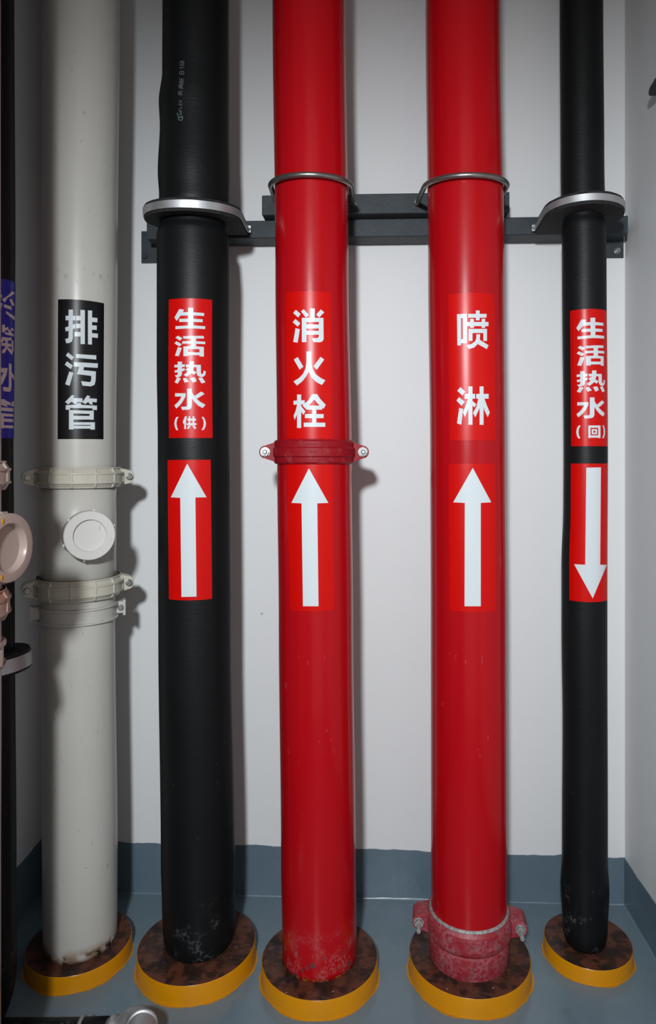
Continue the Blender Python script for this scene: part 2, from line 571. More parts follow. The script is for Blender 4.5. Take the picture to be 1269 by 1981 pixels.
# ------------------------------------------------------------------ stickers
def ccw(p):
    a = sum(p[i][0] * p[(i + 1) % len(p)][1] - p[(i + 1) % len(p)][0] * p[i][1] for i in range(len(p)))
    return p if a > 0 else p[::-1]

def densify(p, step):
    out = []
    for i in range(len(p)):
        a, b = p[i], p[(i + 1) % len(p)]
        n = max(1, int(math.hypot(b[0] - a[0], b[1] - a[1]) / step))
        for k in range(n):
            t = k / n
            out.append((a[0] + (b[0] - a[0]) * t, a[1] + (b[1] - a[1]) * t))
    return out

def make_sticker(name, pipe, quad, polys, mats, parent, eps=0.0007, label=None, only_print=False):
    """quad and polys in (theta, z) on the pipe; one mesh, figure and ground side by side"""
    r0 = pipe.at(quad[0][1])[1]
    S = lambda p: (p[0] * r0 * 10, p[1] * 10)     # decimetres keep the triangulation well scaled
    faces_in = []; coords = []; edges = []
    def addpoly(p):
        p = ccw([S(q) for q in p])
        b = len(coords)
        coords.extend([Vector(q) for q in p])
        faces_in.append(list(range(b, b + len(p))))
    addpoly(densify(quad, 0.02))
    for p in polys:
        addpoly(p)
    us = [S(q)[0] for q in quad]; vs = [S(q)[1] for q in quad]
    u0, u1, v0, v1 = min(us) - .01, max(us) + .01, min(vs) - .01, max(vs) + .01
    nu = max(8, int((u1 - u0) / (r0 * 10) / math.radians(3.5)))
    for i in range(nu + 1):
        u = u0 + (u1 - u0) * i / nu
        b = len(coords); coords.extend([Vector((u, v0)), Vector((u, v1))]); edges.append((b, b + 1))
    nv = max(2, int((v1 - v0) / 0.2))
    for i in range(nv + 1):
        v = v0 + (v1 - v0) * i / nv
        b = len(coords); coords.extend([Vector((u0, v)), Vector((u1, v))]); edges.append((b, b + 1))
    V, E, Fc, ov, oe, of = delaunay_2d_cdt(coords, edges, faces_in, 0, 1e-5)
    keep = []; mi = []
    for f, o in zip(Fc, of):
        fig = any(i > 0 for i in o); inside = 0 in o
        if only_print:
            if fig: keep.append(list(f)); mi.append(0)
        elif inside:
            keep.append(list(f)); mi.append(1 if fig else 0)
    used = sorted({i for f in keep for i in f}); mp = {i: k for k, i in enumerate(used)}
    off = parent_world(parent)
    pts = []; nr = []
    for i in used:
        th, z = V[i][0] / (r0 * 10), V[i][1] / 10
        pts.append(tuple(pipe.pos(th, z, eps) - off)); nr.append((math.sin(th), -math.cos(th), 0))
    me = bpy.data.meshes.new(name)
    me.from_pydata(pts, [], [[mp[i] for i in f] for f in keep])
    for m in mats: me.materials.append(m)
    for p, k in zip(me.polygons, mi): p.material_index = k; p.use_smooth = True
    # keep all faces turned outwards
    import bmesh
    bm = bmesh.new(); bm.from_mesh(me); bm.faces.ensure_lookup_table(); bm.verts.ensure_lookup_table()
    for f in bm.faces:
        if f.normal.dot(Vector(nr[f.verts[0].index])) < 0: f.normal_flip()
    bm.to_mesh(me); bm.free()
    me.normals_split_custom_set_from_vertices(nr)
    me.update()
    o = bpy.data.objects.new(name, me); COL.objects.link(o); o.parent = parent
    if label: o['label'] = label
    return o

def px_polys(polys, ox, oy, sc):
    return [[(ox + x / sc, oy + y / sc) for x, y in p] for p in polys]

def project(pipe, polys, step=2.5):
    return [[pipe.hit(x, y) for x, y in densify(p, step)] for p in polys]

def R4(x0, y0, x1, y1):
    return [(x0, y0), (x1, y0), (x1, y1), (x0, y1)]

G_SHENG_HUO = px_polys([
    [(262, 122), (400, 140), (370, 210), (300, 320), (185, 470), (120, 375)],
    [(350, 215), (600, 212), (985, 240), (985, 328), (600, 305), (300, 318)],
    R4(518, 85, 668, 660),
    [(262, 412), (600, 405), (943, 425), (943, 510), (600, 500), (255, 503)],
    [(150, 630), (520, 605), (680, 605), (1020, 630), (1012, 712), (600, 690), (150, 715)],
    [(220, 908), (360, 982), (275, 1055), (150, 965)], [(180, 1070), (338, 1160), (262, 1225), (120, 1135)],
    [(220, 1245), (335, 1268), (245, 1515), (135, 1495)],
    [(362, 925), (600, 912), (970, 915), (985, 990), (600, 990), (390, 995)],
    [(350, 1072), (600, 1065), (1020, 1085), (1012, 1158), (600, 1140), (350, 1145)],
    R4(605, 980, 750, 1230), R4(382, 1225, 518, 1510), [(848, 1232), (978, 1238), (978, 1525), (848, 1515)],
    [(382, 1225), (650, 1216), (978, 1238), (975, 1312), (650, 1298), (382, 1300)],
    [(510, 1395), (855, 1400), (855, 1482), (510, 1478)]], 330, 590, 15.24)
G_RE_SHUI = px_polys([
    [(180, 125), (285, 125), (285, 420), (270, 470), (230, 500), (140, 515), (112, 458), (160, 458), (180, 440)],
    [(100, 205), (358, 190), (350, 255), (100, 268)], [(100, 345), (350, 285), (350, 345), (115, 400)],
    R4(462, 115, 578, 220), [(380, 195), (745, 205), (745, 262), (380, 262)],
    [(460, 215), (578, 215), (560, 320), (500, 420), (400, 500), (322, 452), (400, 395), (440, 320)],
    [(368, 330), (420, 275), (640, 385), (585, 445)],
    [(640, 205), (745, 205), (748, 400), (765, 432), (790, 430), (805, 410), (810, 345), (868, 368), (855, 450), (820, 490), (740, 505), (680, 480), (650, 440), (640, 380)],
    [(170, 510), (258, 540), (180, 668), (103, 635)], [(305, 540), (385, 522), (455, 615), (350, 645)],
    [(485, 530), (600, 512), (648, 605), (552, 645)], [(680, 530), (775, 508), (858, 635), (762, 662)],
    [(408, 790), (525, 790), (525, 1225), (500, 1285), (440, 1310), (290, 1318), (260, 1240), (380, 1235), (408, 1215)],
    [(115, 905), (375, 905), (372, 985), (310, 1100), (240, 1200), (145, 1282), (98, 1205), (170, 1140), (230, 1070), (275, 985), (115, 985)],
    [(525, 880), (585, 975), (640, 1040), (720, 1110), (858, 1190), (790, 1270), (680, 1210), (590, 1120), (525, 1030)],
    [(755, 862), (838, 920), (650, 1040), (585, 975)],
    [(150, 1490), (200, 1490), (165, 1560), (150, 1650), (165, 1740), (195, 1815), (145, 1815), (112, 1740), (98, 1650), (112, 1560)],
    [(765, 1490), (812, 1490), (855, 1570), (872, 1650), (858, 1735), (815, 1812), (762, 1812), (805, 1730), (815, 1650), (805, 1570)]], 330, 690, 12.775)
G_GONG = px_polys([
    [(360, 1475), (412, 1480), (385, 1570), (385, 1790), (342, 1790), (342, 1630), (325, 1675), (305, 1610)],
    R4(445, 1475, 485, 1680), R4(545, 1475, 588, 1680), R4(412, 1532, 628, 1580), R4(400, 1645, 638, 1692),
    [(450, 1700), (500, 1705), (440, 1795), (405, 1765)], [(535, 1705), (580, 1700), (635, 1760), (595, 1795)]], 330, 690, 12.775)
G_HUI = px_polys([
    R4(306, 1490, 334, 1645), R4(426, 1490, 454, 1645), R4(306, 1490, 454, 1518), R4(306, 1612, 454, 1640),
    R4(348, 1535, 412, 1553), R4(348, 1580, 412, 1598), R4(348, 1535, 368, 1598), R4(392, 1535, 412, 1598)], 1090, 590, 6.39)
G_XIAO = px_polys([
    [(155, 202), (216, 255), (185, 303), (118, 242)], [(148, 322), (212, 378), (180, 424), (113, 365)], [(150, 443), (207, 458), (178, 636), (120, 625)],
    [(258, 193), (322, 268), (285, 305), (222, 220)], R4(342, 183, 402, 320), [(482, 196), (526, 235), (460, 303), (420, 265)],
    R4(233, 308, 293, 628), R4(233, 308, 515, 362),
    [(455, 308), (515, 308), (518, 590), (500, 620), (470, 630), (385, 628), (365, 578), (440, 573), (455, 555)],
    R4(285, 395, 465, 448), R4(285, 478, 465, 530),
    [(293, 750), (355, 750), (358, 920), (370, 980), (415, 1050), (470, 1095), (540, 1132), (495, 1195), (415, 1150), (360, 1090), (325, 1015), (290, 1080), (240, 1145), (168, 1202), (123, 1148), (200, 1100), (250, 1045), (280, 980), (292, 900)],
    [(178, 825), (253, 952), (205, 992), (127, 858)], [(478, 822), (526, 858), (430, 992), (385, 948)],
    R4(170, 1320, 224, 1762), [(124, 1402), (270, 1395), (270, 1450), (124, 1455)],
    [(175, 1440), (210, 1450), (180, 1560), (138, 1658), (125, 1600), (150, 1540)], [(222, 1470), (280, 1545), (252, 1588), (215, 1530)],
    [(365, 1315), (432, 1315), (395, 1385), (285, 1510), (240, 1465), (320, 1395)], [(380, 1315), (432, 1315), (475, 1380), (545, 1455), (520, 1508), (440, 1440), (392, 1380)],
    R4(290, 1466, 500, 1520), R4(368, 1515, 422, 1700), R4(273, 1578, 518, 1632), R4(258, 1692, 540, 1747)], 550, 570, 6.83)
G_PEN = px_polys([
    [(165, 260), (218, 258), (218, 670), (170, 672)], [(242, 255), (295, 252), (295, 640), (245, 642)], [(165, 260), (295, 252), (295, 308), (165, 312)], [(210, 590), (295, 588), (295, 640), (210, 643)],
    R4(312, 255, 552, 305), R4(412, 210, 462, 340), R4(290, 362, 578, 417), R4(338, 320, 387, 440), R4(488, 320, 535, 440),
    R4(318, 453, 368, 612), R4(318, 453, 558, 508), R4(510, 453, 558, 612),
    [(418, 525), (468, 525), (465, 600), (440, 650), (390, 700), (320, 720), (290, 668), (350, 655), (400, 620), (418, 580)], [(465, 598), (580, 670), (555, 720), (440, 655)],
    [(210, 1222), (272, 1282), (237, 1333), (168, 1270)], [(192, 1355), (265, 1415), (225, 1470), (158, 1400)], [(195, 1495), (245, 1512), (222, 1720), (165, 1700)],
    R4(314, 1213, 368, 1720), R4(266, 1312, 402, 1375), [(310, 1370), (330, 1470), (268, 1618), (242, 1555), (285, 1455)], [(360, 1400), (418, 1448), (395, 1490), (362, 1460)],
    R4(462, 1213, 513, 1720), R4(417, 1312, 580, 1375), [(445, 1375), (480, 1375), (470, 1480), (405, 1622), (375, 1562), (420, 1480)],
    [(495, 1375), (525, 1375), (555, 1460), (595, 1555), (568, 1620), (525, 1530), (505, 1450)]], 860, 570, 6.83)
G_PAI = px_polys([
    [(658, 590), (700, 590), (698, 860), (690, 895), (665, 910), (635, 912), (626, 870), (650, 868), (658, 850)], R4(630, 649, 722, 692), [(625, 762), (722, 725), (722, 768), (632, 800)],
    [(770, 592), (813, 595), (813, 920), (772, 920)], [(842, 597), (882, 600), (880, 925), (842, 922)],
    R4(730, 649, 775, 693), R4(730, 725, 775, 768), R4(714, 804, 775, 847),
    [(878, 665), (932, 670), (932, 712), (878, 708)], [(878, 740), (926, 743), (926, 785), (878, 782)], [(878, 815), (937, 820), (937, 862), (878, 855)],
    [(652, 1000), (708, 1045), (688, 1075), (632, 1030)], [(642, 1085), (698, 1125), (680, 1160), (622, 1118)], [(665, 1183), (703, 1195), (668, 1320), (626, 1305)],
    [(730, 1015), (921, 1028), (921, 1068), (730, 1052)], [(708, 1092), (937, 1105), (935, 1148), (708, 1135)],
    [(762, 1125), (806, 1130), (798, 1170), (918, 1182), (915, 1270), (905, 1310), (870, 1325), (790, 1318), (778, 1275), (860, 1285), (872, 1270), (874, 1225), (738, 1208)],
    [(690, 1408), (715, 1415), (700, 1435), (790, 1440), (790, 1478), (735, 1476), (740, 1495), (710, 1492), (690, 1470), (655, 1498), (625, 1475)],
    [(835, 1412), (865, 1420), (850, 1438), (928, 1445), (925, 1478), (880, 1475), (890, 1500), (860, 1495), (845, 1475), (815, 1495), (788, 1478)],
    [(632, 1505), (735, 1500), (745, 1485), (775, 1485), (780, 1502), (928, 1510), (928, 1552), (885, 1550), (885, 1535), (672, 1532), (672, 1550), (630, 1548)],
    R4(662, 1553, 705, 1738), [(662, 1552), (898, 1560), (896, 1590), (662, 1583)], R4(858, 1558, 897, 1645), R4(700, 1608, 896, 1643),
    R4(700, 1669, 908, 1695), R4(866, 1670, 908, 1739), R4(700, 1703, 870, 1730)], 0, 480, 4.954)
G_LENG = px_polys([
    [(118, 330), (148, 350), (70, 400), (48, 445), (15, 415), (75, 375)], [(38, 460), (112, 485), (112, 520), (36, 492)], [(90, 410), (115, 412), (142, 470), (118, 480)],
    [(60, 530), (148, 590), (142, 625), (55, 552)], [(-20, 330), (20, 375), (10, 400), (-20, 365)], [(-15, 440), (22, 455), (0, 545), (-30, 530)],
    R4(18, 668, 46, 745), [(42, 700), (80, 690), (82, 720), (45, 730)], [(48, 740), (110, 760), (110, 780), (48, 765)], [(78, 715), (108, 725), (108, 775), (85, 770)],
    [(20, 790), (85, 800), (110, 795), (112, 820), (85, 830), (40, 825), (15, 850), (5, 835)], [(15, 850), (110, 862), (110, 890), (12, 880)],
    [(50, 825), (75, 830), (75, 900), (45, 950), (20, 960), (18, 930), (48, 900)], [(70, 885), (125, 935), (118, 975), (75, 925)],
    [(105, 700), (135, 712), (132, 735), (105, 722)], [(108, 750), (135, 765), (132, 790), (105, 775)], [(112, 820), (130, 830), (130, 940), (115, 930)],
    [(-90, 690), (-60, 680), (-35, 720), (-60, 740)], [(-85, 900), (-60, 780), (-35, 790), (-55, 920)],
    [(85, 1055), (112, 1068), (112, 1290), (105, 1335), (85, 1345), (30, 1335), (28, 1295), (80, 1300), (85, 1280)],
    [(5, 1105), (75, 1105), (62, 1175), (20, 1265), (-30, 1310), (-45, 1265), (0, 1210), (35, 1150), (-50, 1150), (-50, 1105)], [(112, 1140), (138, 1190), (138, 1230), (112, 1190)],
    [(10, 1420), (40, 1418), (70, 1440), (105, 1455), (100, 1480), (60, 1475), (80, 1500), (20, 1480), (5, 1470)], [(-50, 1495), (130, 1510), (130, 1545), (-50, 1530)],
    R4(8, 1560, 35, 1712), [(10, 1558), (130, 1570), (130, 1595), (10, 1590)], [(30, 1612), (130, 1620), (130, 1650), (30, 1645)], [(30, 1680), (130, 1685), (130, 1712), (30, 1708)], [(115, 1450), (135, 1430), (135, 1495), (105, 1485)],
    ], 0, 500, 5.21)
A_BLACK = px_polys([[(398, 172), (635, 588), (498, 590), (512, 1815), (328, 1820), (313, 595), (198, 588)]], 300, 870, 6.39)
A_RED1 = px_polys([[(480, 160), (712, 575), (580, 580), (595, 1812), (410, 1812), (393, 580), (272, 575)]], 520, 880, 6.19)
A_RED2 = px_polys([[(523, 155), (743, 568), (618, 575), (618, 1812), (425, 1812), (428, 575), (290, 568)]], 830, 880, 6.19)
A_BLACKR = px_polys([[(385, 268), (552, 265), (543, 1395), (620, 1395), (458, 1785), (245, 1388), (372, 1395)]], 1070, 860, 6.0)

def quad(pipe, tl, tr, br, bl):
    return [pipe.hit(*p) for p in (tl, tr, br, bl)]

# ------------------------------------------------------------------ bits of hardware
def hexagon(r):
    return [(r * math.cos(math.pi / 3 * i), r * math.sin(math.pi / 3 * i)) for i in range(6)]

def bolt_set(parent, x, y, z, rz, s=1.0, mat=None, tail=0.016, names=('bolt', 'nut')):
    """stud with hexagon nut and washer, its axis towards the viewer's side (-Y before rz)"""
    mat = mat or M_BOLT
    M = T(x, y, z, rz, math.pi / 2)            # local +Z -> world -Y
    b = MB().revolve([(0.0046 * s, -0.03), (0.0046 * s, tail - 0.001), (0.0036 * s, tail)], 16, M, cap0=True, cap1=True)
    for i in range(4):
        zz = tail - 0.003 - i * 0.0022
        b.revolve([(0.0046 * s, zz - .0008), (0.0052 * s, zz), (0.0046 * s, zz + .0008)], 16, M)
    b.build(names[0], mat, parent)
    n = MB().prism(hexagon(0.0098 * s), 0.0012, 0.0085, M).revolve([(0.005 * s, 0), (0.0115 * s, 0), (0.0115 * s, 0.0012), (0.005 * s, 0.0012)], 24, M, smooth=False)
    n.build(names[1], mat, parent, bevel=0.0008)

def grooved_coupling(parent, pipe, z, rz, mat, bmat, r_in, r_out, h, bolt_x, ear_r, ear_h, thick=0.042, ribs=False, label=None, tilt=0.0, tail=0.016, lip=None, emboss=False):
    X, r = pipe.at(z)
    M = T(X, pipe.D, z, rz, tilt)
    mb = MB()
    hh = h / 2
    prof = [(r_in, -hh), (r_out - 0.006, -hh), (r_out - 0.0015, -hh * 0.72), (r_out, -hh * 0.45), (r_out, hh * 0.45), (r_out - 0.0015, hh * 0.72), (r_out - 0.006, hh), (r_in, hh)]
    if emboss:
        e = r_out - 0.003
        prof = [(r_in, -hh), (e - .003, -hh), (e, -hh * .84), (e, -hh * .46), (r_out, -hh * .36), (r_out, hh * .30), (e, hh * .40), (e, hh * .84), (e - .003, hh), (r_in, hh)]
    if ribs:
        prof = [(r_in, -hh), (r_out - 0.0085, -hh), (r_out - 0.0085, -hh * .93), (r_out - 0.002, -hh * 0.52), (r_out - 0.002, hh * 0.40), (r_out - 0.0100, hh * 0.90), (r_out - 0.0085, hh), (r_in, hh)]
    # sharp edges kept by giving each band its own ring of vertices
    for a, b in zip(prof, prof[1:]):
        mb.revolve([a, b], 96, M)
    for sx in (-1, 1):
        # ear: full ring height narrowing to a rounded end about the bolt
        pts = [(sx * (r_out - 0.012), -hh * 0.9)]
        for i in range(9):
            a = -math.pi / 2 + math.pi * i / 8
            pts.append((sx * (bolt_x + ear_r * math.cos(a) * 0.95), ear_h * math.sin(a)))
        pts.append((sx * (r_out - 0.012), hh * 0.9))
        Me = M @ Matrix.Rotation(math.pi / 2, 4, 'X')
        mb.prism(pts, 0.002, thick / 2, Me)
        mb.prism(pts, -thick / 2, -0.002, Me)
    if ribs:
        for i in range(12):
            a = 2 * math.pi * (i + 0.5) / 12
            Mr = M @ Matrix.Rotation(a, 4, 'Z')
            q = [(r_out - 0.012, -hh), (r_out - 0.006, -hh), (r_out, -hh * .52), (r_out, hh * .45), (r_out - 0.008, hh), (r_out - 0.012, hh)]
            mb.prism(q, -0.0030, 0.0030, Mr @ Matrix(((1, 0, 0, 0), (0, 0, -1, 0), (0, 1, 0, 0), (0, 0, 0, 1))))
        for z0_, z1_ in ((-hh * .56, -hh * 0.42), (hh * 0.32, hh * 0.48)):
            mb.revolve([(r_out - .003, z0_), (r_out, z0_)], 96, M)
            mb.revolve([(r_out, z0_), (r_out, z1_)], 96, M)
            mb.revolve([(r_out, z1_), (r_out - .003, z1_)], 96, M)
        mb.revolve([(r_out - .0125, hh), (r_out - .0075, hh), (r_out - .0065, hh * .86), (r_out - .010, hh * .80)], 96, M)
    if emboss:
        rnd = random.Random(5)
        for zz, wd in ((hh * 0.60, 0.026), (0.0, 0.010), (-hh * 0.65, 0.042)):
            a = -wd / r_out
            while a < wd / r_out:
                wv = rnd.uniform(0.0012, 0.003)
                Mr = M @ Matrix.Rotation(a - math.pi / 2, 4, 'Z')
                hv = rnd.uniform(0.0016, 0.0026)
                ro_ = r_out if zz == 0 else r_out - 0.003
                mb.box((ro_ - 0.002, -wv / 2, zz - hv), (ro_ + 0.0006, wv / 2, zz + hv * 0.9), Mr)
                a += (wv + rnd.uniform(0.0006, 0.0022)) / r_out
    c = mb.build('coupling', mat, parent, bevel=0.0014)
    if label: c['label'] = label
    for sx in (-1, 1):
        p = M @ Vector((sx * bolt_x, -thick / 2, 0))
        bolt_set(c, p.x, p.y, p.z, rz, 0.72 if ribs else 1.0, bmat, tail)
    return c

# ------------------------------------------------------------------ pipe 1: waste pipe
PIPE_TOP = ZC
X0, _ = P_WHITE.at(0.04)
t = thing('waste_pipe', (X0, P_WHITE.D, 0), 'grey-white plastic waste pipe with a black sticker and a round screw cap', 'pipe')
P_WHITE.body('pipe_body', 0.034, PIPE_TOP, M_PVC, t)
make_sticker('name_sticker', P_WHITE, quad(P_WHITE, (112.6, 579.3), (200.9, 587), (199.8, 849.8), (111.8, 849.6)), project(P_WHITE, G_PAI), [M_SBLK, M_SWHT], t, label='black sticker with white characters')
RW = -math.radians(26)
# perspective: positive rz turns +X towards +Y
for zc, lab in ((1.125, 'upper yellowed plastic coupling'), (0.870, 'lower yellowed plastic coupling')):
    grooved_coupling(t, P_WHITE, zc, math.radians(28), M_PVCYEL, M_BOLT, 0.086, 0.1000, 0.047, 0.1100, 0.0130, 0.0160, 0.040, ribs=True, label=lab, tail=0.004)
# slightly wider middle section between the couplings
Xm, rm = P_WHITE.at(1.0)
MB().revolve([(rm - .002, 0.890), (rm + 0.0016, 0.893), (rm + 0.0016, 1.108), (rm - .002, 1.11)], 96, T(Xm, P_WHITE.D, 0)).build('access_section', M_PVC, t)
# branch with screwed cap, turned a little to the right
ca = math.radians(33)
Mc = T(Xm, P_WHITE.D, 0.998, ca, math.pi / 2)
MB().revolve([(0.043, 0.05), (0.047, 0.085), (0.047, 0.107)], 64, Mc).build('branch', M_PVC, t)
cap = MB()
pc = [(0.046, 0.098), (0.0525, 0.098), (0.0545, 0.100), (0.0545, 0.1215), (0.0538, 0.1232), (0.0525, 0.1240), (0.0360, 0.1245), (0.0355, 0.1240), (0.0345, 0.1185), (0.0340, 0.1175)]
cap.revolve(pc[:6], 96, Mc); cap.revolve(pc[5:7], 96, Mc); cap.revolve(pc[6:], 96, Mc)
cap.revolve([(0.0340, 0.1175), (0.0, 0.1170)], 96, Mc)
for i in range(6):
    a = math.radians(20 + i * 60)
    cap.box((0.053, -0.0022, 0.103), (0.0585, 0.0022, 0.1135), Mc @ Matrix.Rotation(a, 4, 'Z'))
cap.build('screw_cap', M_PVCWHITE, t)['label'] = 'cleaner white round screw cap'
# ridged strap below the couplings
Xs, rs = P_WHITE.at(0.815)
Ms = T(Xs, P_WHITE.D, 0.811, math.radians(22), 0)
st = MB()
for a, b in zip([(rs - .001, -0.019), (rs + .0075, -.019), (rs + .0075, -.0155), (rs + .0035, -.0145), (rs + .0035, .0115), (rs + .0075, .0125), (rs + .0075, .0165), (rs - .001, .017)],
                [(rs + .0075, -.019), (rs + .0075, -.0155), (rs + .0035, -.0145), (rs + .0035, .0115), (rs + .0075, .0125), (rs + .0075, .0165), (rs - .001, .017)]):
    st.revolve([a, b], 96, Ms)
for sx in (-1, 1):
    st.box((sx * (rs + .001) if sx > 0 else -(rs + .021), -0.013, -0.012), (rs + .021 if sx > 0 else -(rs + .001), 0.013, 0.016), Ms)
    st.box((rs + .017 if sx > 0 else -(rs + .023), -0.013, -0.018), (rs + .023 if sx > 0 else -(rs + .017), 0.013, 0.019), Ms)
so = st.build('pipe_strap', M_PVC, t, bevel=0.001)
p = Ms @ Vector((rs + .011, -0.013, 0.002))
bolt_set(so, p.x, p.y, p.z, math.radians(22), 0.62, M_BOLT, 0.003, ('screw', 'screw_washer'))

# ------------------------------------------------------------------ pipe 2: insulated hot water supply
def foot_round(z0, h, amt):
    return lambda z: -amt * max(0.0, 1 - (z - z0) / h) ** 2 if z < z0 + h else 0.0

def shoulder(base, zc, half, amt):
    """insulation pinched where the clamp sits"""
    def f(z):
        d = abs(z - zc)
        k = max(0.0, 1 - (d - half) / 0.014) if d > half else 1.0
        return base(z) - amt * k * k * (3 - 2 * k)
    return f
X0, _ = P_BLACK.at(0.04)
t = thing('hot_water_pipe', (X0, P_BLACK.D, 0), 'thick black insulated pipe with a red sticker ending in 供 and an arrow pointing up', 'pipe')
P_BLACK.body('pipe_insulation', 0.040, PIPE_TOP, M_FOAM, t, radd=shoulder(foot_round(0.040, 0.035, 0.006), 1.722, 0.018, 0.006), step=0.007)
qb = quad(P_BLACK, (327, 579.7), (410, 580.5), (410.8, 847.6), (327.4, 847.6))
polyL1 = project(P_BLACK, G_SHENG_HUO + G_RE_SHUI, 2.5)
make_sticker('name_sticker', P_BLACK, qb, polyL1 + project(P_BLACK, G_GONG), [M_SRED, M_SWHT], t, label='red sticker with white characters', eps=0.0010)
make_sticker('arrow_sticker', P_BLACK, quad(P_BLACK, (324.7, 890), (407.2, 889.4), (409.9, 1158.3), (327.4, 1159.2)), project(P_BLACK, A_BLACK), [M_SRED, M_SWHT], t, label='red sticker with a white arrow pointing up', eps=0.0010)

# faded print running up the insulation
def stroke(a, b, wd):
    dx, dy = b[0] - a[0], b[1] - a[1]; L = math.hypot(dx, dy) or 1
    ex, ey = dx / L * wd / 2, dy / L * wd / 2
    nx, ny = -ey, ex
    a = (a[0] - ex, a[1] - ey); b = (b[0] + ex, b[1] + ey)
    return [(a[0] + nx, a[1] + ny), (b[0] + nx, b[1] + ny), (b[0] - nx, b[1] - ny), (a[0] - nx, a[1] - ny)]
GL = {
 'ao': [[(5, 0), (4, 1.2)], [(2, 4.8), (2, 1.5), (8, 1.5), (8, 4.8)], [(3, 3), (7, 3)], [(5, 2), (5, 5)], [(.5, 6), (9.5, 6)], [(5, 5), (5, 6), (3.5, 8), (1, 9.5)], [(5, 6), (7, 8), (9, 9.5)]],
 'mei': [[(3, 0), (4, 1.5)], [(7, 0), (6, 1.5)], [(1, 2), (9, 2)], [(2, 3.7), (8, 3.7)], [(1, 5.3), (9, 5.3)], [(5, 2), (5, 6.8)], [(.5, 6.9), (9.5, 6.9)], [(5, 6.8), (1, 9.5)], [(5, 6.8), (9, 9.5)]],
 'si': [[(.5, 2), (5, 2)], [(1.5, .5), (1.5, 7)], [(4, .5), (4, 7)], [(1.5, 3.6), (4, 3.6)], [(1.5, 5.2), (4, 5.2)], [(0, 7), (5.5, 7)], [(1.5, 7.5), (.5, 9.5)], [(3.8, 7.5), (4.8, 9.3)], [(9.5, .8), (6.5, 1.8), (6.5, 6), (5.8, 9.5)], [(6.5, 4.2), (9.8, 4.2)], [(8.2, 4.2), (8.2, 9.8)]],
 'ji': [[(2.5, 0), (1, 3), (3.5, 3), (1, 6), (4, 5.5)], [(.5, 8.8), (4, 7.8)], [(5, 1), (8.5, 1), (7.5, 4), (9.3, 4), (8, 7), (5.5, 9.5)], [(6, 1), (6, 5), (4.5, 9.5)], [(6, 4), (9.5, 9.5)]],
 'B': [[(2, 0), (2, 10)], [(2, 0), (6.5, 0), (8, 1.2), (8, 3.6), (6.5, 4.8), (2, 4.8)], [(6.5, 4.8), (8.5, 6), (8.5, 8.6), (7, 10), (2, 10)]],
 '1': [[(2.5, 2), (5, 0), (5, 10)]],
 'F': [[(2, 10), (2, 0), (8, 0)], [(2, 5), (7, 5)]], 'L': [[(2, 0), (2, 10), (8, 10)]], 'E': [[(8, 0), (2, 0), (2, 10), (8, 10)], [(2, 5), (7, 5)]], 'X': [[(1.5, 0), (8.5, 10)], [(8.5, 0), (1.5, 10)]],
 'm': [[(1, 10), (1, 3), (5, 3), (5, 10)], [(5, 3), (9, 3), (9, 10)]],
}
def vtext(ch, x0, y0, adv, size, wd):
    """letters read upwards: glyph right -> up the pipe, glyph down -> to the right"""
    out = []
    for line in GL[ch]:
        q = [(x0 + v / 10 * size, y0 - u / 10 * adv) for u, v in line]
        for a, b in zip(q, q[1:]): out.append(stroke(a, b, wd))
    return out
pr = []
ring = [(392 + 33 * math.cos(a), 1178 + 36 * math.sin(a)) for a in [math.radians(d) for d in range(-60, 250, 31)]]
for a, b in zip(ring, ring[1:]): pr.append(stroke(a, b, 13))
pr += [[(330, 1098), (347, 1100), (368, 1145), (352, 1152)], [(372, 1160), (415, 1150), (418, 1170), (375, 1180)]]
for ch, y0 in (('m', 1130), ('F', 1085), ('L', 1040), ('E', 990), ('X', 945)): pr += vtext(ch, 372, y0, 42, 38, 8)
for ch, y0, x0 in (('ao', 838, 352), ('mei', 735, 360), ('si', 652, 370)): pr += vtext(ch, x0, y0, 86, 74, 7)
for ch, y0, x0 in (('B', 520, 378), ('1', 440, 383)): pr += vtext(ch, x0, y0, 70, 64, 9)
pr += vtext('ji', 378, 385, 90, 74, 7)
pr = px_polys(pr, 300, 80, 7.93)
make_sticker('printed_lettering', P_BLACK, quad(P_BLACK, (335, 105), (365, 105), (365, 240), (335, 240)), [[P_BLACK.hit(*q) for q in pl] for pl in pr], [M_PRINT], t, only_print=True, eps=0.0006, label='faded grey print reading upwards')

# ------------------------------------------------------------------ pipe 3: fire hydrant pipe
X0, _ = P_RED1.at(0.04)
t = thing('fire_hydrant_pipe', (X0, P_RED1.D, 0), 'glossy red pipe with a bolted coupling at mid height between its two stickers', 'pipe')
P_RED1.body('pipe_body', 0.038, PIPE_TOP, M_RED, t)
make_sticker('name_sticker', P_RED1, quad(P_RED1, (552.5, 567), (641, 567), (643.5, 849), (555, 849)), project(P_RED1, G_XIAO), [M_SRED, M_SWHT], t, label='brighter red sticker with three white characters')
make_sticker('arrow_sticker', P_RED1, quad(P_RED1, (556, 897.5), (644, 897.5), (647, 1180), (560, 1180)), project(P_RED1, A_RED1), [M_SRED, M_SWHT], t, label='brighter red sticker with a white arrow pointing up')
grooved_coupling(t, P_RED1, 1.183, math.radians(3), M_REDCAST, M_BOLT, 0.081, 0.0945, 0.053, 0.1095, 0.0145, 0.0145, 0.044, label='cast red coupling with two bolts', tail=0.014, emboss=True)

